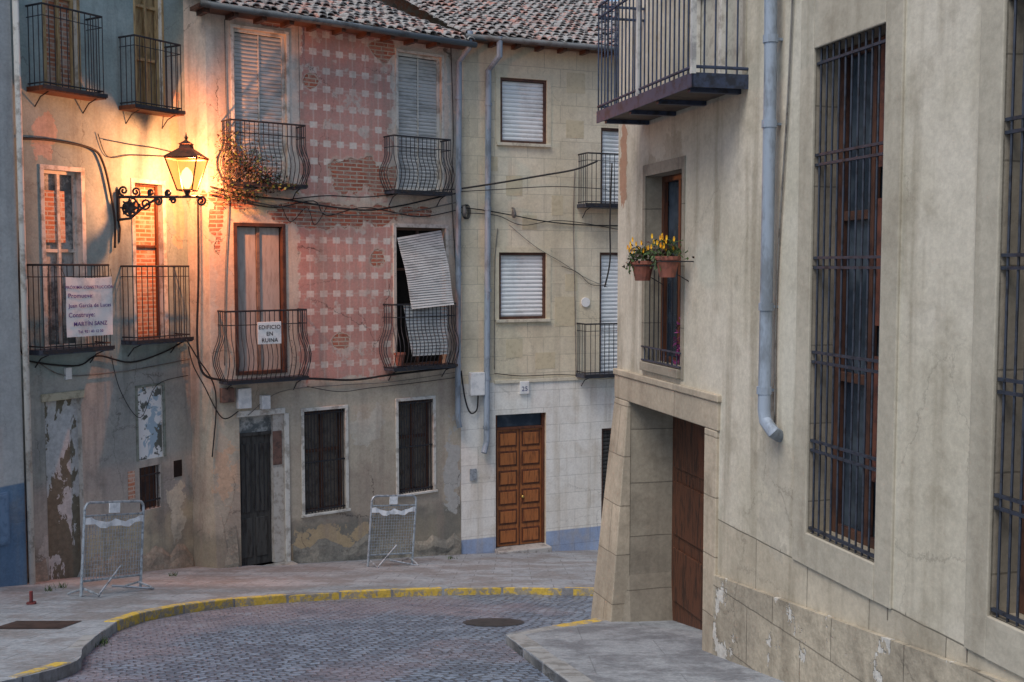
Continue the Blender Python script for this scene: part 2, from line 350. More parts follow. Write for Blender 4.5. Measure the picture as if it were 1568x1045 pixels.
# left neighbour
MA=plaster('plain_grey_render',K(186,190,190),K(176,180,180),K(142,144,144),zones=[(WB.uz(20,738)[1],0,.015,.02,K(108,136,164),K(96,122,150))],streak=.4,blot=.4,bs=.3,crack=.2)
A=empty('grey_rendered_house',WB.mat); m=M(); 
m.box(ul-9,WB.uz(30,500,-.2)[0],-.2,6,-3,13); m.build('walls',MA,A)
m=M(); r=WB.rect(-30,13,757,838,-.2); m.box(r[0],r[1],-.225,-.2,r[2],r[3]); m.box(r[0],r[1]-.03,-.235,-.225,r[2]+.03,r[3]-.03); m.build('meter_hatch',simple('blue_hatch',K(108,136,166),K(92,118,146)),A,bevel=.004)
m=M(); u=WB.uz(22,0,-.2)[0]; m.tube([(u-.02,-.25,-.5),(u-.02,-.25,13)],.045,8); m.build('drainpipe',DIRTW,A,smooth=True)

# ---------------------------------------------------------------- pink house
R=WP.rect
p1=R(359,439,48,287); p2=R(610,676,84,292); p3=R(359,438,342,573); p4=R(607,682,349,560); pd=R(368,436,636,866); g1=R(466,529,628,784); g2=R(610,663,613,754)
zfl=WP.uz(520,585)[1]; zmid=WP.uz(520,318)[1]
def U(px,py=400): return WP.uz(px,py)[0]
def Z(py,px=520): return WP.uz(px,py)[1]
mo1=[U(462),U(602),Z(304),Z(40),.265,.32]; mo2=[U(454),U(604),Z(584),Z(334),.265,.32]
MP=plaster('peeling_pink_plaster',K(222,208,194),K(212,192,176),K(160,146,134),
    zones=[(zmid+.14,0,.03,.35,K(212,200,184),K(200,184,168)),(zfl,0,.06,.3,K(190,180,162),K(176,164,148)),(Z(790),-.02,.12,.7,K(158,150,132),K(134,130,120))],
    motifs=[mo1,mo2],
    bricks=[(U(560),Z(268),.75,.34),(U(500),Z(332),1.1,.2),(U(580),Z(330),.4,.18),(U(455),Z(322),.45,.16),(U(592),Z(66),.26,.22),(U(580),Z(395),.18,.2),(U(335),Z(345),.14,.45),(U(345),Z(312),.5,.16),(U(420),Z(50),.3,.07),(U(520),Z(520),.16,.14),(U(478),Z(130),.14,.12),(U(640),Z(320),.35,.1)],
    patches=[(U(695),Z(200),.14,2.2,K(194,190,182)),(U(600),Z(180),.12,1.5,K(212,204,194)),(U(345),Z(420),.18,1.3,K(212,188,166)),(U(452),Z(220),.12,1.6,K(208,200,190)),(U(500),Z(830),.8,.35,K(186,166,134)),(U(690),Z(740),.2,.9,K(186,184,178)),(U(400),Z(322),.5,.18,K(210,198,164)),(U(600),Z(460),.06,1.,K(210,202,192)),(U(345),Z(700),.25,.5,K(204,176,150)),(U(560),Z(660),.3,.5,K(198,192,178))],
    streak=.5,blot=.5,bs=.8,crack=.8,base_z=(Z(850)-.1,-.02))
P=empty('pink_plaster_house',WP.mat)
ZE=WP.uz(520,38,-.35)[1]
facade(P,0,ue,-3,ZE+.02,[p1,p2,p3,p4,pd,g1,g2],.24,MP,simple('reveal_plaster',K(200,190,176),K(168,156,142),.9,0,5,.4))
foot(P,WP,pd[1]+.14,ue-.02,.6,RUB); foot(P,WP,.05,pd[0]-.08,.9,RUB,.02,.09)
bl=WP.mat.inverted()@Vector((*at(286,19.05),0))
m=M(); m.quad((bl.x,bl.y,-3),(0,0,-3),(0,0,ZE+.3),(bl.x,bl.y,ZE+.3)); m.quad((bl.x,bl.y,ZE+.3),(0,0,ZE+.3),(.3,2,ZE+.3),(bl.x,3,ZE+.3))
m.hexa([(bl.x+.02,bl.y-.02,-1.2),(.0,-.22,-1.2),(.42,-.16,-1.2),(.42,.1,-1.2),(bl.x+.1,bl.y+.1,1.1),(.0,-.012,1.3),(.12,-.004,1.2),(.1,.1,1.1)])
m.build('corner_return',MP,P)
frame(P,p1,.06,.05,DIRTW,0); frame(P,p2,.06,.05,DIRTW,0)
for r in (p1,p2):
    m=M(); c=(r[0]+r[1])/2; m.louvre(r[0]+.05,c-.012,r[2],r[3]-.06,.09,.065,t=.022); m.louvre(c+.012,r[1]-.05,r[2],r[3]-.06,.09,.065,t=.022); m.build('roller_shutter',BLINDG,P)
    sheet(P,[c-.012,c+.012,r[2],r[3]-.06],.07,DIRTW,'shutter_joint')
surround(P,p1,.055,DIRTW,.018,False); surround(P,p2,.055,simple('pale_trim',K(204,200,192),K(168,164,156)),.018,False)
surround(P,p4,.07,simple('pale_trim_b',K(208,200,190),K(170,160,148)),.02,False)
frame(P,p3,-.02,.06,BROWNF,0,t=.12)
m=M(); c=(p3[0]+p3[1])/2
for a,b in ((p3[0]+.07,c-.03),(c+.03,p3[1]-.07)): m.box(a,b,.10,.12,p3[2],p3[3]-.07)
m.build('wooden_shutters',TAN,P,bevel=.008)
m=M(); m.box(c-.025,c+.025,.07,.12,p3[2],p3[3]-.06); m.build('shutter_stile',simple('stile_wood',K(140,118,104),K(112,92,82)),P)
frame(P,p4,.12,.05,BROWNF,1,[.7])
m=M(); zt=p4[3]-.10; zb_=WP.uz(655,470,-.3)[1]; n=30
for i in range(n):
    t0=i/n; t1=(i+.82)/n
    def row(t):
        z=zt+(zb_-zt)*t; y=-.01-.42*t**.8+.015*math.sin(t*9); tilt=.10*(1-.7*t)+.01*math.sin(t*14)
        return (p4[0]+.02+.06*t,y,z-tilt),(p4[1]-.10+.02*t,y,z+tilt*.6)
    a,b=row(t0);c,d=row(t1); 
    m.quad(c,d,(b[0],b[1]+.014,b[2]),(a[0],a[1]+.014,a[2]))
m.build('fallen_blind',BLINDG,P)
r4=WP.rect(624,690,466,546,-.46); m=M(); 
for i in range(16):
    st_=(r4[3]-r4[2])/16; z=r4[3]-st_*i; m.quad((r4[0]+.012*i,-.33,z-st_*.85),(r4[1]+.002*i,-.33,z-st_*.85),(r4[1]+.002*i,-.315,z),(r4[0]+.012*i,-.315,z))
m.build('blind_lower_part',BLINDG,P)
m=M(); m.box(pd[0],pd[1]-.22,.12,.17,pd[2],pd[3]-.36,m=0)
for k in (0,1):
    a=pd[0]+.04+k*.29; 
    if a+.2<pd[1]-.1: m.box(a,a+.22,.10,.12,pd[2]+.15,pd[2]+.85); m.box(a,a+.22,.10,.12,pd[2]+.95,pd[3]-.5)
m.box(pd[0],pd[1]-.16,.08,.14,pd[3]-.36,pd[3]-.3)
m.build('old_door',DARKD,P,bevel=.008)
sheet(P,[pd[1]-.2,pd[1],pd[2],pd[3]],.02,simple('pale_door_jamb',K(190,186,178),K(156,148,138)),'door_jamb',.18)
sheet(P,[pd[0],pd[1]-.2,pd[3]-.3,pd[3]],.10,GLASSD,'transom'); 
m=M()
for i in range(7):
    u=pd[0]+.06+i*.085; m.tube([(u,.09,pd[2]+.95),(u,.09,pd[3]-.5)],.007,5)
m.build('door_grille',IRON,P)
m=M(); m.box(pd[0]-.05,pd[1]+.02,-.03,.05,pd[3],pd[3]+.1); m.box(pd[1],pd[1]+.09,-.03,.02,pd[2]-.1,pd[3]-.002); m.build('door_surround',DIRTW,P,bevel=.006)
m=M(); m.box(pd[0]-.05,pd[1]+.12,-.28,.2,pd[2]-.5,pd[2]+.0); m.build('door_step',simple('step_stone',K(164,162,156),K(124,120,116)),P,bevel=.02)
for r in (g1,g2):
    surround(P,r,.06,DIRTW,.02,True); frame(P,r,.14,.06,BROWNF,1,[.6]); grille(P,r,.03,13,(.03,.5,.97),rv=.010)
    sheet(P,r,.18,simple('inner_shutter',K(112,106,98),K(84,78,70)),'inner_shutter')
for (x0,x1,yt,yb) in ((353,468,188,287),(603,690,211,298),(347,470,476,586),(602,698,466,566)):
    pr=.34; r=WP.rect(x0,x1,yt,yb,-pr); balcony(P,r[0],r[1],r[2],r[3],pr,.12,.085,slabt=.06)
m=M()
for (x0,x1,yt,yb) in ((361,381,594,625),(397,410,605,626)): r=R(x0,x1,yt,yb); m.box(r[0],r[1],-.12,0,r[2],r[3])
m.build('meter_box',WHITE,P,bevel=.01)
m=M(); r=R(336,356,594,616); m.box(r[0],r[1],-.1,0,r[2],r[3]); r=R(418,432,660,712); m.box(r[0],r[1],-.0,.02,r[2],r[3]); m.build('junction_box',simple('rusty_box',K(120,92,82),K(80,66,62)),P,bevel=.01)

# ---------------------------------------------------------------- roofs
gg=G('clay_roof_tiles',.9,0,.2); a=gg.vor(1,gg.sc(gg.co,5.2,3.,3.),'F1','Color'); sx=gg.n('ShaderNodeSeparateColor'); gg.lk(a,sx.inputs[0]); n1=gg.noise(5,5,.75); n2=gg.noise(16,3,.8)
c=gg.mix(gg.ramp(sx.outputs[0],.5,.95),K(148,142,138),K(176,128,114)); c=gg.mix(gg.ramp(n1,.44,.6,0,.9),c,K(160,162,160)); c=gg.mix(gg.ramp(n2,.56,.68,0,.7),c,K(192,194,190)); c=gg.mix(gg.ramp(sx.outputs[1],.75,.95,0,.6),c,K(112,110,108))
TILE=gg.fin(c,n2,.5,.02)
def roof(par,u0,u1,ze,ov=.42,depth=7,sl_=math.radians(21)):
    m=M(); pitch=.175; row=.30; nu=int((u1-u0)/pitch); seg=5
    t=math.tan(sl_); rows=int((depth+ov)/row)
    for rI in range(rows):
        y0=-ov+rI*row; y1=y0+row+.05
        for i in range(nu):
            uc=u0+(i+.5)*pitch+random.uniform(-.02,.02); lift=random.uniform(0,.028); yj=random.uniform(-.06,.06); sk_=random.uniform(-.02,.02)
            A_=[];B_=[]
            for k in range(seg+1):
                w=math.pi*k/seg; rr=.08
                A_.append((uc-math.cos(w)*rr,y0+yj,ze+(y0+ov)*t+math.sin(w)*.065+.045+lift)); B_.append((uc+sk_-math.cos(w)*rr*.8,y1+yj,ze+(y1+ov)*t+math.sin(w)*.055+.018))
            for k in range(seg): m.quad(A_[k],A_[k+1],B_[k+1],B_[k])
            for k in range(seg):
                a,b=A_[k],A_[k+1]; m.quad((a[0],a[1],a[2]-.018),(b[0],b[1],b[2]-.018),b,a)
    m.quad((u0,-ov,ze+.045),(u1,-ov,ze+.045),(u1,depth,ze+.045+(depth+ov)*t),(u0,depth,ze+.045+(depth+ov)*t))
    m.quad((u0,depth,0),(u0,depth,ze+.02+(depth+ov)*t),(u1,depth,ze+.02+(depth+ov)*t),(u1,depth,0))
    m.build('tile_roof',TILE,par)
    m=M(); m.box(u0,u1,-ov+.03,0.03,ze-.05,ze+.01); 
    k=int((u1-u0)/.5)
    for i in range(k): m.box(u0+i*.5+.1,u0+i*.5+.18,-ov+.05,.0,ze-.12,ze-.051)
    m.build('soffit',BROWNF,par)
    m=M(); m.tube([(u0,-ov-.05,ze-.02),(u1,-ov-.05,ze-.03)],.055,8); m.build('gutter',PIPED,par,smooth=True)
roof(P,-.25,ue+.05,ZE)
# ---------------------------------------------------------------- cream house
R=WC.rect
c1=R(766,837,121,220); c2=R(764,836,387,489); cd=R(759,836,634,842); c3=R(920,975,197,316); c4=R(918,975,387,580); c5=R(921,975,655,800)
zc=WC.uz(830,583)[1]; zb=WC.uz(800,818)[1]
MC=plaster('cream_render',K(226,217,194),K(216,206,180),K(176,164,142),
    zones=[(zc,0,.008,.01,K(234,234,228),K(228,226,218)),(zb,.0,.01,.015,K(162,180,208),K(148,166,196))],ashlar=(.72,.36,.5),streak=.35,blot=.35,bs=.35,crack=.3,mott=.8)
C=empty('cream_house',WC.mat); ZC=WC.uz(830,66,-.3)[1]
facade(C,0,11,-4,ZC+.02,[c1,c2,cd,c3,c4,c5],.2,MC,simple('cream_reveal',K(212,204,182),K(190,180,158)))
roof(C,-.02,11,ZC,.35)
for r in (c1,c2):
    frame(C,r,.02,.05,BROWNF); m=M(); m.louvre(r[0]+.05,r[1]-.05,r[2]+.05,r[3]-.05,.07,.08); m.build('roller_blind',BLINDW,C)
    m=M(); m.box(r[0]-.08,r[1]+.08,-.06,.0,r[2]-.06,r[2]); m.build('sill',simple('sill_stone',K(208,202,182),K(176,168,150)),C,bevel=.006)
    m=M(); w=.1; m.box(r[0]-w,r[0]-.002,-.012,0,r[2],r[3]+w); m.box(r[1]+.002,r[1]+w,-.012,0,r[2],r[3]+w); m.box(r[0],r[1],-.012,0,r[3]+.002,r[3]+w); m.build('window_surround',simple('cream_trim',K(214,204,178),K(202,192,166)),C)
for r in (c3,c4,c5):
    frame(C,r,.03,.05,BROWNF); m=M(); m.louvre(r[0]+.05,r[1]-.05,r[2]+.05 if r is not c5 else r[2],r[3]-.05,.08,.08); m.build('roller_blind',BLINDW if r is not c5 else DARKD,C)
for (x0,x1,yt,yb) in ((899,975,236,318),(897,975,496,578)):
    pr=.4; r=WC.rect(x0,x1,yt,yb,-pr); balcony(C,r[0],r[1],r[2],r[3],pr,0,.1)
m=M()
for (x0,x1,yt,yb) in ((868,896,112,143),(867,894,185,212),(745,762,240,262),(800,822,330,352),(866,884,420,446),(850,880,455,500),(775,800,270,300),(845,862,300,330),(775,800,520,548),(820,850,540,565)):
    r=R(x0,x1,yt,yb); m.box(r[0],r[1],-.004,.01,r[2],r[3])
m.build('render_patch',simple('render_patch',K(206,194,164),K(192,180,152),.9),C)
m=M(); r=R(757,930,579,584); m.box(r[0],r[1]+6,-.03,0,r[2],r[3]); m.build('string_course',simple('string_course',K(212,206,186),K(190,182,162)),C,bevel=.005)
dz0=WC.uz(797,836)[1]; dtop=cd[3]-.32
m=M(); mt=[DOORW,BROWN,GLASS]
m.box(cd[0]+.06,cd[1]-.06,.10,.15,dz0,dtop,m=0); m.box(cd[0],cd[0]+.06,.06,.16,dz0,cd[3],m=1); m.box(cd[1]-.06,cd[1],.06,.16,dz0,cd[3],m=1); m.box(cd[0]+.06,cd[1]-.06,.06,.16,dtop,dtop+.05,m=1)
m.box(cd[0]+.06,cd[1]-.06,.12,.15,dtop+.05,cd[3],m=2)
cx=(cd[0]+cd[1])/2; m.box(cx-.015,cx+.015,.085,.10,dz0,dtop,m=1)
hh=(dtop-dz0)/6
for i in range(6):
    for s0,s1 in ((cd[0]+.1,cx-.05),(cx+.05,cd[1]-.1)):
        z0_=dz0+i*hh+.04; z1_=dz0+(i+1)*hh-.04
        m.box(s0,s1,.088,.10,z0_,z1_,m=1); m.box(s0+.035,s1-.035,.07,.088,z0_+.04,z1_-.04,m=0)
m.build('panelled_door',mt,C,bevel=.008)
m=M(); m.tube([(cx+.06,.03,dz0+1.),(cx+.06,.09,dz0+1.)],.03,10); m.build('door_knob',simple('brass',K(190,160,90),K(150,120,60),.3,.8),C,smooth=True)
m=M(); m.box(cd[0]-.02,cd[1]+.02,-.28,.16,cd[2]-1,dz0-.01); m.build('door_step',simple('step_stone_b',K(174,172,168),K(134,130,126)),C,bevel=.02)
m=M(); r=R(795,809,584,603); m.box(r[0],r[1],-.05,0,r[2],r[3]); m.build('house_number_plate',WHITE,C,bevel=.004)
text(C,'25',(r[0]+r[1])/2,-.053,r[2]+.06,.13,simple('blue_ink',K(40,50,110)))
m=M(); r=R(719,729,718,736); m.box(r[0],r[1],-.03,0,r[2],r[3]); m.build('intercom',GALV,C,bevel=.004)
m=M(); r=R(717,739,570,605); m.box(r[0],r[1],-.14,0,r[2],r[3]); m.build('meter_box',WHITE,C,bevel=.015)
m=M(); u,z=R(896,910,455,472)[0],WC.uz(903,463)[1]; m.tube([(u,-.0,z),(u,-.03,z)],.1,14); m.build('wall_disc',WHITE,C)
for px,py in ((784,325),(708,322)):
    u,z=WC.uz(px,py); m=M(); m.tube([(u,-.02,z+.08),(u,-.09,z+.06),(u,-.1,z-.04),(u,-.1,z-.12)],[.02,.025,.05,.03],8); m.build('cable_insulator',CABLEG,C,smooth=True)

# ---------------------------------------------------------------- downpipes (free objects)
def pipe(name,W,pts,y,r,mat,par=None,rings=()):
    m=M(); P_=[]
    for p in pts:
        yy=p[2] if len(p)>2 else y; u,z=W.uz(p[0],p[1],yy); P_.append((u,yy,z))
    m.tube(P_,r,12)
    for py,px in rings:
        u,z=W.uz(px,py,y); m.tube([(u,y,z-.03),(u,y,z+.03)],r*1.18,12); m.box(u-.015,u+.015,y,0,z-.01,z+.01)
    o=m.build(name,mat,par,smooth=True); o.matrix_world=W.mat if not par else Matrix(); 
    e=o.modifiers.new('es','EDGE_SPLIT'); return o
pipe('drainpipe',WP,[(720,48,-.38),(719,72,-.38),(703,95,-.09),(702,300,-.09),(701,640,-.09),(704,655,-.12)],-.09,.055,PIPE,rings=[(150,702),(290,702),(420,702),(560,701)])
pipe('drainpipe',WC,[(765,56,-.4),(765,86,-.36),(748,108,-.09),(747,300,-.09),(745,676,-.09),(741,694,-.16)],-.09,.06,PIPE,rings=[(160,748),(320,747),(445,747),(580,746),(655,745)])

# ---------------------------------------------------------------- right building
R=WR.rect
b1=R(1243,1351,58,843); db=b1[1]-b1[0]
u2=WR.uz(1528,500)[0]; b2=[u2,u2+db,b1[2],b1[3]]
cw=R(988,1044,265,560); po=R(964,1081,634,1000); po[2]=-3
zs=WR.uz(1145,128)[1]; ub0=WR.uz(1145,128)[0]
bd=[WR.uz(1052,100)[0],WR.uz(1138,100)[0],zs+.02,zs+2.6]
uf=WR.uz(946,400)[0]
zp=WR.uz(1075,782)[1]
ua,za=WR.uz(1075,872); ub_,zb2=WR.uz(1510,1030); kk=(zb2-za)/(ub_-ua)
MR=plaster('beige_stucco',K(208,202,186),K(194,188,170),K(150,142,124),
    zones=[(zp,0,.008,.03,K(194,186,168),K(182,174,156)),(za-kk*ua,kk,.015,.12,K(176,168,150),K(156,150,138))],
    ashlar=(.85,.62,.9,zp,0),patches=[(uf+1.4,zs-.9,.35,.8,K(184,176,158)),(b1[0]-.5,zp+.5,.3,.5,K(186,180,164)),(uf+.15,zs-.35,.12,.5,K(168,134,112))],
    streak=.6,blot=.55,bs=.45,crack=.25,mott=.9)
RB=empty('stone_corner_building',WR.mat)
MRR=plaster('shade_toned_stone',K(166,158,142),K(150,142,128),K(110,102,90),streak=.4,blot=.5,bs=.5,crack=0,ashlar=(2.,.6,.8))  # stone colour darkened so the portal recess shade is part of the paint
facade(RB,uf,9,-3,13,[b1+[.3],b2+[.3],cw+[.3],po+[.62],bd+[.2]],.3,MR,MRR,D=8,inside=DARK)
STN=plaster('dressed_stone',K(192,180,160),K(176,166,148),K(138,126,110),streak=.4,blot=.55,bs=.55,crack=.1,ashlar=(3.,.55,.9))
STN2=plaster('window_stone',K(186,180,164),K(174,168,152),K(142,134,118),streak=.5,blot=.45,bs=.4,crack=0,mott=.9)
for r in (b1,b2):
    w=.20; m=M(); m.box(r[0]-w,r[0],-.02,.02,r[2]-.26,r[3]+.4); m.box(r[1],r[1]+w,-.02,.02,r[2]-.26,r[3]+.4); m.box(r[0],r[1],-.02,.02,r[3],r[3]+.4); m.box(r[0],r[1],-.024,.02,r[2]-.26,r[2]); m.build('window_surround',STN2,RB,bevel=.008)
    grille(RB,r,.02,11,(.01,.175,.195,.36,.38,.555,.575,.765,.785,.97),simple('window_bars',K(60,66,78),K(44,46,52),.5,.2,12),.009,.010)
    frame(RB,r,.20,.07,BROWNF,1,[.33,.66]); 
    ri=[r[0]+.02,r[1]-.02,r[2],r[3]]; sheet(RB,ri,.26,GLASS,'glazing',.02)
    m=M(); 
    for k in range(3): m.box(r[1]-.36,r[1]-.10,.17,.195,r[2]+.5+k*1.12,r[2]+1.4+k*1.12)
    m.build('inner_shutter',simple('red_brown_shutter',K(118,74,60),K(84,56,50),.6),RB)
m=M()
for xx in (1372,1498): 
    u=WR.uz(xx,400)[0]; m.box(u-.005,u+.005,-.004,.01,zp-.1,13)
m.build('render_joint',simple('joint_mortar',K(120,114,104),K(140,134,122)),RB)
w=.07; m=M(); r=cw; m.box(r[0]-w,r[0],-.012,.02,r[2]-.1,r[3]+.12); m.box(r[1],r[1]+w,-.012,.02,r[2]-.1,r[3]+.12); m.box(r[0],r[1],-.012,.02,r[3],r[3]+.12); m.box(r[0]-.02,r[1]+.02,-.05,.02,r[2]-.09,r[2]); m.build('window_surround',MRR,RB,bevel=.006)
frame(RB,cw,.18,.06,BROWN,1,[.55]); sheet(RB,cw,.24,GLASS,'glazing')
grille(RB,[cw[0],cw[1],cw[2]+.02,cw[2]+.16],-.02,9,(0,1),IRONL,.006,.008,'window_guard')
grille(RB,[cw[0],cw[1],cw[2],cw[2]+1.05],.03,8,(0,1),IRON,.006,.008,'window_guard')
m=M(); u=cw[1]-.1
for i in range(120):
    uu=u+random.uniform(-.09,.05); zz=cw[2]+.05+random.random()**1.5*.45; yy=random.uniform(-.02,.1); s_=.025
    a=Vector((random.uniform(-1,1),random.uniform(-1,1),random.uniform(-1,1)))*s_; b=Vector((random.uniform(-1,1),random.uniform(-1,1),random.uniform(-1,1)))*s_; p=Vector((uu,yy,zz)); m.quad(p-a,p+b,p+a,p-b)
o=m.build('window_plant',simple('magenta_leaves',K(150,60,120),K(70,80,60)),None); o.matrix_world=WR.mat
m=M(); zl=po[3]
m.box(uf-.01,po[1]+.28,-.03,.02,zl+.0,zl+.26); m.box(uf-.02,po[1]+.3,-.045,.02,zl+.262,zl+.33)
m.build('portal_lintel',STN,RB,bevel=.01)
m=M(); m.box(po[1],po[1]+.26,-.03,.02,-1,zl-.003); m.build('portal_pier',STN,RB,bevel=.01)
gf=WR.g(uf)
m=M(); m.hexa([(uf-.16,-.30,gf-.4),(po[0],-.26,gf-.4),(po[0],.02,gf-.4),(uf-.16,.02,gf-.4),(uf-.0,-.03,zl-.003),(po[0],-.03,zl-.003),(po[0],.02,zl-.003),(uf-.0,.02,zl-.003)]); m.build('battered_corner',STN,RB,bevel=.01)
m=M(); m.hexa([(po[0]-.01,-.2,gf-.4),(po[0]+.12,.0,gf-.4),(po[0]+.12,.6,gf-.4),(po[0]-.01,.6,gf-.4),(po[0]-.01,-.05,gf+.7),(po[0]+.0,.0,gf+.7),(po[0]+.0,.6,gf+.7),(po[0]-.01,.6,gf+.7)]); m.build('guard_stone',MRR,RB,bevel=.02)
m=M(); gp=WR.g((po[0]+po[1])/2); m.box(po[0]+.0,po[1],.50,.56,gp-.3,po[3]); 
for i in range(3):
    for s0,s1 in ((po[0]+.1,(po[0]+po[1])/2-.06),((po[0]+po[1])/2+.06,po[1]-.1)): m.box(s0,s1,.475,.50,gp+.15+i*.75,gp+.75+i*.75)
m.build('portal_door',simple('portal_wood',K(92,58,42),K(58,40,32),.6,0,4,.4,vec=(6,6,1)),RB,bevel=.01)
m=M(); m.tube([(po[1]-.6+.1*math.cos(a*.5),.47,gp+1.35+.13*math.sin(a*.5)) for a in range(12)],.012,5); m.build('graffiti',CABLE,RB)
m=M(); us0=po[1]+.262; n=16
for i in range(n):
    a=us0+(9-us0)*i/n; b=us0+(9-us0)*(i+1)/n; za_=za+kk*(a-ua); zb_2=za+kk*(b-ua)
    m.quad((a,-.045,-3),(b,-.045,-3),(b,-.04,zb_2),(a,-.04,za_)); m.quad((a,-.04,za_),(b,-.04,zb_2),(b,.0,zb_2),(a,.0,za_))
m.build('plinth',plaster('rough_plinth',K(186,177,158),K(166,158,142),K(118,110,96),ashlar=(.9,.5,.8),peel=K(204,202,194),streak=.4,blot=.7,bs=.9,crack=.5,mott=1.5),RB)
pr=.5; uF=WR.uz(916,198,-pr)[0]; uN=ub0
m=M(); m.box(uF,uN,-pr,0,zs-.03,zs+.06,m=1); m.box(uF-.015,uN+.015,-pr-.015,-pr,zs-.05,zs+.07,m=0); m.box(uN,uN+.015,-pr-.015,0,zs-.05,zs+.07,m=0)
H=1.15; n=int((uN-uF)/.1)
for i in range(n+1): u=uF+(uN-uF)*i/n; m.tube([(u,-pr,zs+.06),(u,-pr,zs+H)],.008,5)
for i in range(1,5):
    for u in (uF,uN): m.tube([(u,-pr*i/5,zs+.06),(u,-pr*i/5,zs+H)],.008,5)
for z in (zs+.12,zs+H,zs+H-.12): m.tube([(uF,0,z),(uF,-pr,z),(uN,-pr,z),(uN,0,z)],.014,6)
um=WR.uz(978,100,-pr)[0]; m.box(um-.025,um+.025,-pr-.02,-pr+.02,zs+.06,zs+2.8,m=2)
m.box(uN-.02,uN+.02,-pr-.02,-pr+.02,zs+.06,zs+2.8,m=2)
for k in range(4): u=uF+.15+(uN-uF-.3)*k/3; m.box(u-.03,u+.03,-pr+.03,0,zs-.07,zs-.031,m=0)
m.build('balcony',[simple('blue_iron',K(64,74,96),K(48,52,62),.5,.2),simple('balcony_planks',K(92,80,70),K(66,58,54)),simple('pale_post',K(196,196,192),K(150,150,150))],RB)
frame(RB,bd,.06,.06,DIRTW,1,[.4]); sheet(RB,bd,.12,simple('pale_balcony_shutter',K(186,184,172),K(160,156,146)),'balcony_door'); surround(RB,bd,.06,STN2,.012,False)
pipe('drainpipe',WR,[(1181,-250),(1180,100),(1176,320),(1173,480),(1170,628),(1172,645),(1184,662,-.10),(1194,668,.0)],-.10,.052,PIPE,rings=[(60,1180),(190,1178),(470,1173),(598,1170)])
cable('wall_cable',WR,[(1216,-60),(1206,160),(1190,420),(1186,650)],-.02,.008,CABLEG)

# ---------------------------------------------------------------- cables
for W_,pts,y_,r_,mt_ in (
 (WB,[(30,212),(80,215),(140,228),(158,250),(170,300),(176,340),(176,380)],-.05,.020,None),
 (WB,[(28,212),(30,330),(29,500),(36,545),(60,556),(120,560),(150,545),(200,555),(250,540),(286,520)],-.04,.014,None),
 (WB,[(60,556),(100,575),(180,570),(240,560),(290,550)],-.03,.009,CABLEG),
 (WB,[(150,205),(165,240),(200,238),(255,240)],-.03,.007,None),
 (WB,[(158,214),(200,222),(240,228),(288,240)],-.03,.006,None),
 (WB,[(170,545),(185,600),(215,640),(240,590),(288,575)],-.03,.006,None),
 (WB,[(38,560),(40,650),(42,800),(48,900)],-.03,.02,PIPED),
 (WP,[(303,300,-.05),(304,420,-.05),(302,520,-.05),(310,570,-.06),(340,582,-.08),(400,584,-.06),(470,580,-.05),(540,582,-.05),(600,574,-.05),(700,562,-.06)],-.05,.020,None),
 (WP,[(285,520),(300,545),(330,600),(325,700)],-.04,.012,None),
 (WP,[(288,530),(296,560),(312,590),(340,640),(365,630)],-.04,.010,None),
 (WP,[(322,286),(380,300),(440,306),(500,316),(560,322),(610,316),(660,305),(700,296)],-.06,.015,None),
 (WP,[(322,292),(400,312),(470,322),(540,330),(620,326),(700,310)],-.05,.011,CABLEG),
 (WP,[(322,298),(360,306),(420,318),(480,308),(500,330),(560,318),(640,332),(700,322)],-.05,.010,None),
 (WP,[(440,306),(500,300),(560,302),(640,294),(696,290)],-.05,.010,None),
 (WP,[(430,312),(445,340),(470,318),(482,345),(500,318)],-.05,.007,None),
 (WP,[(456,20),(458,100),(460,200),(470,285)],-.03,.006,CABLEG),
 (WP,[(344,30),(346,150),(350,300),(345,420),(344,560)],-.03,.009,CABLEG),
 (WP,[(690,60),(694,200),(692,300),(698,420),(700,540)],-.03,.009,None),
 (WP,[(470,592),(520,600),(570,594),(640,586),(700,578)],-.04,.006,None),
 (WP,[(380,636),(430,600),(520,590),(600,585),(700,570)],-.04,.006,CABLEG),
 (WC,[(706,318),(740,322),(785,330),(840,340),(900,345),(960,346)],-.04,.011,None),
 (WC,[(706,326),(760,330),(800,345),(860,338),(950,352)],-.04,.007,None),
 (WC,[(780,345),(820,378),(860,402),(895,425),(930,440)],-.03,.006,CABLEG),
 (WC,[(757,566),(757,500),(758,400),(762,350)],-.02,.008,CABLEG),
 (WC,[(880,260),(878,340),(880,450),(882,575)],-.02,.008,CABLEG),
 (WC,[(860,408),(885,418),(905,436),(930,436)],-.03,.006,None),
 (WC,[(937,250),(934,340),(934,400),(926,440)],-.45,.018,None),
 (WC,[(706,568),(712,610),(720,632),(730,628),(732,606)],-.06,.016,None),
 (WC,[(757,572),(800,576),(860,574),(930,578)],-.03,.008,None),
 (WP,[(700,560),(702,520),(704,430),(703,340)],-.03,.012,None)):
    cable('wall_cable',W_,pts,y_,r_,mt_)
cable('overhead_cable',WC,[(700,290,-.08),(760,281,-.4),(830,269,-.7),(880,260,-1.0),(915,247,-1.2)],-.1,.018)
cable('overhead_cable',WC,[(700,294,-.08),(770,290,-.2),(850,286,-.3),(930,290,-.4)],-.1,.008)
m=M(); u,z=WP.uz(716,325); 
for k in range(3): m.tube([(u-.1+.02*k+.07*math.cos(t*.5),-.06-.01*k,z+.14*math.sin(t*.5)) for t in range(14)],.008,5)
o=m.build('cable_coil',CABLE); o.matrix_world=WP.mat

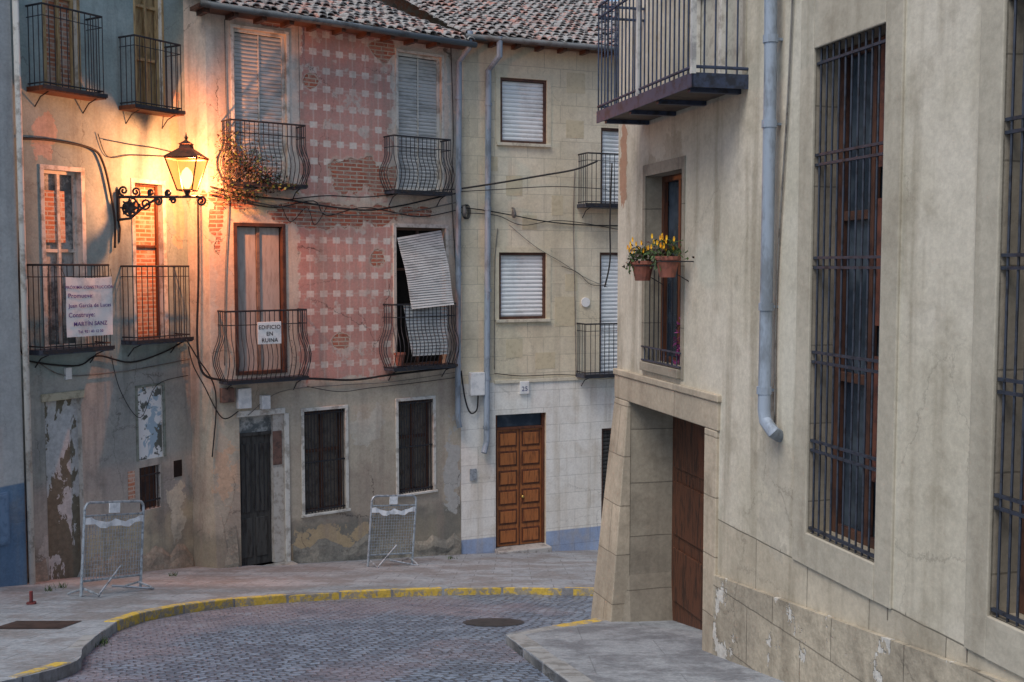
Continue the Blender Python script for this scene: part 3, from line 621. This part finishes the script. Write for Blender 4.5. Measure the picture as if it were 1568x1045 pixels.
# ---------------------------------------------------------------- street lamp on bracket
aw,zl_=WB.uz(180,302)
ap_=WB.w(aw,0,0); tgt=Vector((*at(290,17.7),0)); dv=tgt-ap_; L=dv.length
phi=math.atan2(dv.y,dv.x)-math.atan2(-WB.N.y,-WB.N.x)
LM=empty('street_lamp',WB.mat@Matrix.Translation((aw,0,0))@Matrix.Rotation(phi,4,'Z'))
m=M(); m.box(-.03,.03,-.03,0.01,zl_-.38,zl_+.12)
m.tube([(0,0,zl_),(0,-L-.25,zl_)],.024,8)
m.tube([(0,-.02,zl_-.36),(0,-.2,zl_-.34),(0,-.45,zl_-.14),(0,-.65,zl_-.02)],.022,7)
m.tube([(0,-.0,zl_-.36),(0,-.03,zl_-.5),(0,-.01,zl_-.72)],.016,7)
def spiral(cy,cz,r0,turns,st,dirn=1,rad=.018):
    m.tube([(0,cy+math.cos(st+dirn*2*math.pi*turns*t/20)*r0*(1-t/24),cz+math.sin(st+dirn*2*math.pi*turns*t/20)*r0*(1-t/24)) for t in range(21)],rad,6)
spiral(-.19,zl_-.17,.17,1.8,math.pi*.5); spiral(-.45,zl_-.11,.10,1.6,0,-1); spiral(-.66,zl_-.07,.07,1.5,math.pi/2); spiral(-L-.22,zl_-.07,.08,1.6,math.pi*.5,1); spiral(-.83,zl_+.06,.06,1.5,-math.pi/2); spiral(-.3,zl_+.08,.08,1.5,-math.pi/2,-1)
spiral(-.9,zl_-.06,.055,1.5,0,1); spiral(-.55,zl_+.07,.06,1.5,-math.pi/2,1); spiral(-.1,zl_+.1,.08,1.5,-math.pi/2,1)
for k in range(8):
    w=k*math.pi/4; m.tube([(0,-.19,zl_-.17),(.02,-.19+.07*math.cos(w),zl_-.17+.07*math.sin(w)),(0,-.19+.15*math.cos(w),zl_-.17+.15*math.sin(w))],[.02,.04,.01],5)
m.tube([(0,-L,zl_),(0,-L,zl_+.1)],[.02,.06],8)
m.build('bracket',IRON,LM,smooth=False)
b0=zl_+.10; wb=.12; wt=.255; hb=.50; zt_=b0+hb
m=M()
cor=[(-1,-1),(1,-1),(1,1),(-1,1)]
for i,(sx_,sy_) in enumerate(cor):
    n_=cor[(i+1)%4]
    m.tube([(sx_*wb,-L+sy_*wb,b0),(sx_*wt,-L+sy_*wt,zt_)],.012,5)
    m.tube([(sx_*wb,-L+sy_*wb,b0),(n_[0]*wb,-L+n_[1]*wb,b0)],.014,5); m.tube([(sx_*wt,-L+sy_*wt,zt_),(n_[0]*wt,-L+n_[1]*wt,zt_)],.018,5)
    m.quad((sx_*(wt+.03),-L+sy_*(wt+.03),zt_+.01),(n_[0]*(wt+.03),-L+n_[1]*(wt+.03),zt_+.01),(n_[0]*.09,-L+n_[1]*.09,zt_+.16),(sx_*.09,-L+sy_*.09,zt_+.16))
    m.quad((sx_*.09,-L+sy_*.09,zt_+.16),(n_[0]*.09,-L+n_[1]*.09,zt_+.16),(n_[0]*.08,-L+n_[1]*.08,zt_+.22),(sx_*.08,-L+sy_*.08,zt_+.22))
    m.quad((sx_*.1,-L+sy_*.1,zt_+.22),(n_[0]*.1,-L+n_[1]*.1,zt_+.22),(0,-L,zt_+.30),(0,-L,zt_+.30))
m.tube([(0,-L,zt_+.28),(0,-L,zt_+.33),(0,-L,zt_+.36),(0,-L,zt_+.41)],[.012,.03,.012,.004],8)
m.build('lantern_frame',simple('lantern_metal',K(110,70,50),K(70,50,42),.5,.3),LM)
gm=bpy.data.materials.new('lit_lantern_glass'); gm.use_nodes=True; nt=gm.node_tree; nt.nodes.clear()
o_=nt.nodes.new('ShaderNodeOutputMaterial'); mx=nt.nodes.new('ShaderNodeMixShader'); tr=nt.nodes.new('ShaderNodeBsdfTransparent'); em=nt.nodes.new('ShaderNodeEmission')
em.inputs[0].default_value=(1,.33,.06,1); em.inputs[1].default_value=1.8; mx.inputs[0].default_value=.55
nt.links.new(tr.outputs[0],mx.inputs[1]); nt.links.new(em.outputs[0],mx.inputs[2]); nt.links.new(mx.outputs[0],o_.inputs[0])
m=M()
for i,(sx_,sy_) in enumerate(cor):
    n_=cor[(i+1)%4]; m.quad((sx_*wb,-L+sy_*wb,b0),(n_[0]*wb,-L+n_[1]*wb,b0),(n_[0]*wt,-L+n_[1]*wt,zt_),(sx_*wt,-L+sy_*wt,zt_))
m.build('lantern_glass',gm,LM)
bm_=bpy.data.materials.new('glowing_bulb'); bm_.use_nodes=True; nt=bm_.node_tree; nt.nodes.clear(); o_=nt.nodes.new('ShaderNodeOutputMaterial'); em=nt.nodes.new('ShaderNodeEmission'); em.inputs[0].default_value=(1,.6,.22,1); em.inputs[1].default_value=7; nt.links.new(em.outputs[0],o_.inputs[0])
m=M(); m.tube([(0,-L,b0+.03),(0,-L,b0+.1),(0,-L,b0+.2),(0,-L,b0+.3),(0,-L,b0+.36)],[.03,.07,.10,.07,.015],12); m.build('bulb',bm_,LM,smooth=True)
ld=bpy.data.lights.new('lamp_light','POINT'); ld.energy=820; ld.color=(1,.33,.11); ld.shadow_soft_size=.04
lo=bpy.data.objects.new('lamp_light',ld); S.collection.objects.link(lo); lo.parent=LM; lo.location=(0.14,-L-.0,b0+.24)

# ---------------------------------------------------------------- signs
r=WB.rect(101,172,424,515,-.42)
SG=empty('construction_banner',WB.mat); m=M(); n=8
for i in range(n):
    for j in range(6):
        def q(a,b): 
            u=r[0]+(r[1]-r[0])*a/n; z=r[2]+(r[3]-r[2])*b/6; return (u,-.425+.006*math.sin(a*1.7+b),z+.02*math.sin(math.pi*a/n)*-(b/6))
        m.quad(q(i,j),q(i+1,j),q(i+1,j+1),q(i,j+1))
m.build('cloth',WHITE,SG,smooth=True)
PU=simple('purple_ink',K(80,50,130),K(80,50,130),.6); cu=(r[0]+r[1])/2; hh_=r[3]-r[2]; ww=r[1]-r[0]
for s_,f_,t_ in (('PRÓXIMA CONSTRUCCIÓN',.80,ww*.078),('Promueve:',.65,ww*.115),('Juan García de Lucas',.49,ww*.10),('Construye:',.33,ww*.115),('MARTÍN SANZ',.18,ww*.105),('Tel. 921 43 12 20',.06,ww*.07)):
    text(SG,s_,r[0]+.03 if f_ in(.65,.33) else cu,-.436,r[2]+hh_*f_,t_,PU,align='LEFT' if f_ in(.65,.33) else 'CENTER',off=.006)
m=M(); m.tube([(r[0],-.42,r[3]),(r[0]-.02,-.37,r[3]+.12)],.004,4); m.tube([(r[1],-.42,r[3]),(r[1]+.02,-.37,r[3]+.12)],.004,4); m.build('ties',CABLE,SG)
r=WP.rect(394,430,493,527,-.5); SG=empty('warning_sign',WP.mat); m=M(); m.box(r[0],r[1],-.52,-.505,r[2],r[3]); m.build('board',WHITE,SG,bevel=.004)
BK=simple('black_ink',K(20,20,22),K(20,20,22)); ww=r[1]-r[0]
for s_,f_ in (('EDIFICIO',.68),('EN',.38),('RUINA',.09)): text(SG,s_,(r[0]+r[1])/2,-.524,r[2]+(r[3]-r[2])*f_,ww*.22,BK,off=.008)

# ---------------------------------------------------------------- plants
def leafmass(name,W,cl,mats,n,size,par=None):
    m=M()
    for (c,rad,k) in cl:
        for i in range(k):
            d=Vector((random.gauss(0,1),random.gauss(0,1),random.gauss(0,1))); d=Vector((d.x*rad[0],d.y*rad[1],d.z*rad[2]))*.55; p=Vector(c)+d
            a=Vector((random.uniform(-1,1),random.uniform(-1,1),random.uniform(-1,1)))*size; b=Vector((random.uniform(-1,1),random.uniform(-1,1),random.uniform(-1,1)))*size*.7
            m.quad(p-a,p+b,p+a,p-b,m=random.randrange(len(mats)))
    for (c,rad,k) in cl:
        for i in range(k//8):
            e=Vector(c)+Vector((random.uniform(-1,1)*rad[0],random.uniform(-1,1)*rad[1],random.uniform(-1.2,1.2)*rad[2])); m.tube([c,(Vector(c)+e)/2+Vector((0,0,.03)),e],.005,4,m=0)
    o=m.build(name,mats,par); 
    if not par: o.matrix_world=W.mat
    return o
LG=simple('leaf_green',K(76,98,54),K(50,70,38),.6); LD=simple('leaf_dry',K(76,60,52),K(56,46,42),.8); LR=simple('leaf_red',K(86,48,44),K(64,42,38),.8)
cl=[]
for px,py,ru,rz,k in ((358,245,.26,.28,420),(382,260,.34,.28,460),(405,278,.28,.18,320),(350,288,.19,.26,240),(425,286,.27,.08,160),(350,215,.13,.2,140),(375,300,.3,.12,180),(445,285,.2,.06,80)):
    u,z=WP.uz(px,py,-.3); cl.append(((u,-.3,z),(ru,.2,rz),k))
leafmass('dry_balcony_plant',WP,cl,[LD,LR,LG,LD,LG],0,.026)
TERR=simple('terracotta_pot',K(150,92,76),K(120,78,66),.7)
YEL=simple('yellow_petals',K(240,190,50),K(226,150,30),.6); 
u,z=WP.uz(612,552,-.2); m=M(); m.tube([(u,-.2,z-.1),(u,-.2,z+.1),(u,-.2,z+.1),(u,-.2,z+.14)],[.07,.1,.115,.115],12); o=m.build('terracotta_pot',TERR); o.matrix_world=WP.mat
for i,(px,py) in enumerate(((984,418),(1022,412))):
    y=-.22; u,z=WR.uz(px,py,y)
    FP=empty('flower_pot',WR.mat); m=M(); m.tube([(u,y,z-.08),(u,y,z+.08),(u,y,z+.085),(u,y,z+.12),(u,y,z+.12)],[.075,.11,.125,.125,.1],14); m.build('pot',TERR,FP,smooth=False)
    leafmass('leaves',WR,[((u,y,z+.18),(.13,.13,.08),240),((u-.03,y-.1,z+.1),(.1,.06,.1),60)],[LG,LG,LD],0,.022,FP)
    m=M()
    for k in range(16):
        c=Vector((u+random.uniform(-.13,.13),y+random.uniform(-.15,.08),z+.22+random.uniform(-.03,.12)))
        for j in range(9):
            w=j*2*math.pi/9; d=Vector((math.cos(w),-.3,math.sin(w))); e=Vector((-math.sin(w),0,math.cos(w)))*.009; m.quad(c,c+d*.018+e,c+d*.03,c+d*.018-e)
    m.build('flowers',YEL,FP)
    m=M(); m.tube([(u-.11,0,z+.07),(u-.12,y-.12,z+.07),(u+.12,y-.12,z+.07),(u+.11,0,z+.07)],.006,5); m.tube([(u,0,z-.12),(u,y-.12,z+.07)],.005,5); m.build('pot_bracket',IRON,FP)

# ================================================================ GROUND
gg=G('earth',.95); nn=gg.noise(1.5,4,.7); GM=gg.fin(gg.mix(nn,K(110,108,102),K(90,88,84)),nn,.3,.05)
m=M(); ys=[-400,-150,-60,-30]+[-12+i*3 for i in range(14)]+[40,70,120,250,600]; xs=[-500,-200,-60,-20,-8,0,8,20,60,200,500]
for a,b in zip(ys,ys[1:]):
    for c,d in zip(xs,xs[1:]): m.quad((c,a,gz(a)-.02),(d,a,gz(a)-.02),(d,b,gz(b)-.02),(c,b,gz(b)-.02))
m.build('ground',GM)
gg=G('cobbled_road',.5,0,.5)
w=gg.noise(1.1,3,.5); w2=gg.noise(6,3,.6)
rx=gg.ma('ADD',gg.ma('MULTIPLY',gg.x,.94),gg.ma('MULTIPLY',gg.y,.34)); ry=gg.ma('SUBTRACT',gg.ma('MULTIPLY',gg.y,.94),gg.ma('MULTIPLY',gg.x,.34))
v=gg.comb(gg.ma('ADD',rx,gg.ma('MULTIPLY',w2,.12)),gg.ma('ADD',ry,gg.ma('ADD',gg.ma('MULTIPLY',w,.6),gg.ma('MULTIPLY',w2,.10))),0.)
bc,bf=gg.brick(v,.13,.10,.018,K(130,146,166),K(98,110,128),K(78,84,94),sm=.7)
big=gg.noise(.45,3,.6); med=gg.noise(2.2,5,.7); fn=gg.noise(30,2,.7)
col=gg.mix(gg.ramp(gg.ma('SUBTRACT',big,gg.ma('MULTIPLY',gg.x,.02)),.5,.66,0,.6),bc,K(136,126,134)); col=gg.mix(gg.ramp(med,.5,.66,0,.65),col,K(82,90,102)); col=gg.mix(gg.ramp(med,.32,.45,.45,0),col,K(158,172,192)); col=gg.mul(col,gg.ramp(fn,.3,.7,.85,1.12))
ht=gg.ma('ADD',gg.ma('SUBTRACT',gg.ma('MULTIPLY',med,.6),bf),gg.ma('MULTIPLY',fn,.1))
RM=gg.fin(col,ht,.75,.03,gg.ramp(med,.35,.7,.35,.6))
m=M(); 
for i in range(13):
    a=-12+3*i; b=a+3; m.quad((-12,a,gz(a)),(14,a,gz(a)),(14,b,gz(b)),(-12,b,gz(b)))
m.build('cobbled_road',RM)
H_=.11
kp=[ong(x,y,H_) for x,y in ((90,1022),(130,988),(175,954),(230,936),(330,920),(470,909),(600,903),(760,899),(900,901))]
kp=[Vector((-4.3,4,0)),Vector((-4.6,7,0))]+kp
last=kp[-1]; kp+= [Vector((last.x+3,last.y-.6,0)),Vector((last.x+8,last.y-1.2,0)),Vector((12,last.y-2,0))]
Q=[]
for i in range(len(kp)-1):
    a=kp[max(i-1,0)];b=kp[i];c=kp[i+1];d=kp[min(i+2,len(kp)-1)]
    for k in range(8):
        t=k/8; Q.append(.5*((2*b)+(c-a)*t+(2*a-5*b+4*c-d)*t*t+(3*b-a-3*c+d)*t**3))
Q.append(kp[-1])
gg=G('pavement_slabs',.8,0,.3); n1=gg.noise(1.2,5,.65); n2=gg.noise(14,3,.75)
bc,bf=gg.brick(gg.comb(gg.x,gg.y,0.),.6,.4,.008,K(154,160,166),K(142,148,154),K(120,124,128)); col=gg.mix(gg.ramp(n1,.42,.6,0,.8),bc,K(124,122,122)); col=gg.mul(col,gg.ramp(n2,.3,.7,.78,1.14))
SWM=gg.fin(col,gg.ma('SUBTRACT',n2,bf),.5,.015)
def slab(name,pts,h,mat):
    m=M(); m.quad(*[(p[0],p[1],gz(p[1])+h) for p in pts])
    k=len(pts)
    for i in range(k):
        a=pts[i];b=pts[(i+1)%k]; m.quad((a[0],a[1],gz(a[1])-.1),(b[0],b[1],gz(b[1])-.1),(b[0],b[1],gz(b[1])+h),(a[0],a[1],gz(a[1])+h))
    return m.build(name,mat)
slab('pavement',[(p.x,p.y) for p in Q][::-1]+[(-11,4),(-11,26.9),(12,26.9)],H_-.004,SWM)
gg=G('kerb_yellow_paint',.8); n1=gg.noise(6,5,.8); n2=gg.noise(20,3,.7); col=gg.mix(gg.ramp(n1,.46,.55,0,.92),K(204,174,78),K(146,142,134)); KY=gg.fin(gg.mul(col,gg.ramp(n2,.3,.7,.8,1.1)),n2,.4,.01)
KG=simple('kerb_granite',K(152,154,154),K(122,122,120),.8,0,6,.4)
def kerb(name,Q,w,h,yel):
    m=M(); acc=[0]
    for a,b in zip(Q,Q[1:]): acc.append(acc[-1]+(b-a).length)
    def P_(s):
        s=max(0,min(acc[-1]-1e-4,s))
        for i in range(len(acc)-1):
            if acc[i+1]>=s: t=(s-acc[i])/max(1e-6,acc[i+1]-acc[i]); return Q[i].lerp(Q[i+1],t),(Q[i+1]-Q[i]).normalized()
        return Q[-1],(Q[-1]-Q[-2]).normalized()
    s=0; 
    while s<acc[-1]-.1:
        e=min(acc[-1],s+random.uniform(.7,.95)); a,ta=P_(s+.006); b,tb=P_(e-.006)
        na=Vector((-ta.y,ta.x,0)); nb=Vector((-tb.y,tb.x,0)); dh=random.uniform(-.008,.01)
        a2=a+na*w;b2=b+nb*w
        f=lambda p,hh:(p.x,p.y,gz(p.y)+hh)
        isy=1 if yel(a) else 0
        m.hexa([f(a,-.1),f(b,-.1),f(b2,-.1),f(a2,-.1),f(a,h+dh),f(b,h+dh),f(b2,h+dh),f(a2,h+dh)],m=isy)
        s=e
    return m.build(name,[KG,KY],bevel=.014)
kerb('kerb',Q,.15,H_,lambda p: p.y>11.9 or p.y<9.3)
ap=ong(768,968,.1); b_=ong(872,1045,.1)
RQ=[Vector((2.3,-3,0)),Vector((1.25,4.5,0)),Vector((b_.x,b_.y,0)),Vector((ap.x+.04,ap.y-.15,0)),Vector((ap.x+.1,ap.y+.02,0)),Vector((.95,12.4,0)),Vector((2.6,12.9,0))]
gg=G('worn_concrete',.85); n1=gg.noise(2,5,.7); n2=gg.noise(25,3,.8); bc,bf=gg.brick(gg.comb(gg.x,gg.y,0.),1.4,.9,.006,(1,1,1,1),(.95,.95,.95,1),(.75,.75,.75,1)); col=gg.mul(gg.mix(gg.ramp(n1,.4,.62),K(150,156,162),K(116,120,126)),gg.ramp(n2,.3,.7,.78,1.14)); col=gg.mix(1.,col,bc,'MULTIPLY'); CON=gg.fin(col,gg.ma('SUBTRACT',n2,bf),.5,.015)
slab('pavement',[(p.x,p.y) for p in RQ]+[(6,12.9),(6,-3)],.095,CON)
kerb('kerb',RQ[::-1][1:],.2,.10,lambda p: p.x>.6 and p.y>12)
def disc(name,px,py,rx_,ry_,h=.004):
    c=ong(px,py,h); m=M(); n=28
    m.quad(*[(c.x+math.cos(2*math.pi*i/n)*rx_,c.y+math.sin(2*math.pi*i/n)*ry_,gz(c.y+math.sin(2*math.pi*i/n)*ry_)+h) for i in range(n)])
    for k in range(-4,5):
        yy=k*ry_*.2; xx=rx_*math.sqrt(max(0,1-(yy/ry_)**2))*.9; p=c.y+yy
        m.quad((c.x-xx,p-.02,gz(p-.02)+h+.004),(c.x+xx,p-.02,gz(p-.02)+h+.004),(c.x+xx,p+.02,gz(p+.02)+h+.004),(c.x-xx,p+.02,gz(p+.02)+h+.004),m=1)
    return m.build(name,[simple('cast_iron_a',K(72,70,72),K(58,58,60),.5,.3),simple('cast_iron_b',K(98,94,94),K(78,76,76),.5,.3)])
disc('manhole_cover',756,953,.36,.36)
c=ong(58,957,H_); m=M(); f=lambda x,y,h:(x,y,gz(y)+h)
m.quad(f(c.x-.36,c.y-.3,H_+.003),f(c.x+.36,c.y-.3,H_+.003),f(c.x+.36,c.y+.3,H_+.003),f(c.x-.36,c.y+.3,H_+.003),m=0)
for k in range(6):
    y=c.y-.24+k*.09; m.quad(f(c.x-.3,y,H_+.007),f(c.x+.3,y,H_+.007),f(c.x+.3,y+.04,H_+.007),f(c.x-.3,y+.04,H_+.007),m=1)
m.build('drain_cover',[simple('cast_iron_c',K(80,66,62),K(60,52,50),.6,.3),simple('cast_iron_d',K(100,86,80),K(76,66,62),.6,.3)])

# ---------------------------------------------------------------- crowd barriers
TAPE=simple('white_tape',K(232,236,240),K(200,206,210),.5)
def barrier(pxl,pxr,py_l,py_r,hpx,lean=0.):
    a=ong(pxl,py_l,H_); b=ong(pxr,py_r,H_); Wd=(b-a).length; X=(b-a).normalized(); Yv=Vector((-X.y,X.x,0)).normalized(); Zv=X.cross(Yv).normalized()
    mat=Matrix(((X.x,Yv.x,Zv.x,a.x),(X.y,Yv.y,Zv.y,a.y),(X.z,Yv.z,Zv.z,a.z),(0,0,0,1)))
    E=empty('crowd_barrier',mat@Matrix.Rotation(lean,4,'X'))
    H=hpx/F*((a.y+b.y)/2); m=M(); r=.02; c=.09
    pts=[(0,0,0),(0,0,H-c)]+[(c-c*math.cos(t),0,H-c+c*math.sin(t)) for t in (.5,1.05,1.57)]+[(Wd-c+c*math.sin(t),0,H-c+c*math.cos(t)) for t in (0,.5,1.05,1.57)]+[(Wd,0,0)]
    m.tube(pts,r,8); m.tube([(0,0,H*.16),(Wd,0,H*.16)],.016,6); m.tube([(0,0,H*.86),(Wd,0,H*.86)],.014,6)
    for x in (.04,Wd-.04):
        m.tube([(x,-.28,.02),(x,-.2,.05),(x,0,.10),(x,.2,.05),(x,.28,.02)],.016,6)
    m.tube([(.04,-.26,.02),(Wd*.55,-.1,H*.3)],.014,5); m.tube([(Wd-.04,-.26,.02),(Wd*.45,-.05,.1)],.014,5)
    n=int(Wd/.05)
    for i in range(1,n): m.tube([(Wd*i/n,0,H*.16),(Wd*i/n,0,H*.86)],.004,4)
    n=int(H*.7/.05)
    for i in range(1,n): z=H*.16+H*.7*i/n; m.tube([(0,.004,z),(Wd,.004,z)],.004,4)
    m.build('frame',GALV,E)
    m=M(); n=12
    for i in range(n):
        def q(k,o): 
            t=k/n; return (Wd*t,-.022-.01*math.sin(k*1.9),H*.80-.05*math.sin(math.pi*t)+.02*math.sin(k*1.3)+o*(.04+.012*math.sin(k*2.3)))
        m.quad(q(i,-1),q(i+1,-1),q(i+1,1),q(i,1))
    m.box(Wd*.38,Wd*.56,-.03,-.018,H*.88,H*.99)
    m.build('tape',TAPE,E)
barrier(124,215,914,902,140,-.08)
barrier(563,631,868,864,108,-.05)
c=ong(48,925,H_); m=M(); m.tube([(c.x,c.y,c.z),(c.x,c.y,c.z+.02),(c.x,c.y,c.z+.02),(c.x,c.y,c.z+.16)],[.06,.06,.022,.022],10); m.build('post_stub',simple('dull_red_paint',K(120,58,58),K(86,50,50)))
m=M()
def tuft(p,n,h):
    for i in range(n):
        a=random.uniform(0,6.28); l=random.uniform(.4,1)*h; b=Vector((random.gauss(0,.04),random.gauss(0,.04),0)); d=Vector((math.cos(a),math.sin(a),0))*l*.5; s=Vector((-math.sin(a),math.cos(a),0))*.006
        m.quad(p+b-s,p+b+s,p+b+d+Vector((0,0,l)),p+b+d*.9+Vector((0,0,l)))
for px,py in ((158,985),(150,990),(95,900),(690,856),(75,905),(265,882)): tuft(ong(px,py,H_ if py<950 else 0),26,.08)
m.build('weeds',LG)

# ================================================================ LIGHT + CAMERA
wd=bpy.data.worlds.new('World'); S.world=wd; wd.use_nodes=True; nt=wd.node_tree
sd=Vector((-.40,-.50,1.0)).normalized()
sk=nt.nodes.new('ShaderNodeTexSky'); sk.sky_type='NISHITA'; sk.sun_disc=False; sk.sun_elevation=math.asin(sd.z); sk.sun_rotation=math.atan2(sd.x,sd.y); sk.air_density=1.; sk.dust_density=1.5
bg=nt.nodes['Background']; nt.links.new(sk.outputs[0],bg.inputs[0]); bg.inputs[1].default_value=.14
sun=bpy.data.lights.new('sun','SUN'); sun.energy=2.25; sun.angle=math.radians(36); sun.color=(1,.94,.87)
so=bpy.data.objects.new('sun',sun); S.collection.objects.link(so); so.rotation_euler=(-sd).to_track_quat('-Z','Y').to_euler()
cam=bpy.data.cameras.new('camera'); cam.sensor_width=36; cam.lens=F/1568*36; cam.clip_end=2000
co=bpy.data.objects.new('camera',cam); S.collection.objects.link(co); co.location=CAM; co.rotation_euler=(math.pi/2-PITCH,0,0); S.camera=co
S.view_settings.view_transform='Standard'; S.view_settings.look='None'; S.view_settings.exposure=0
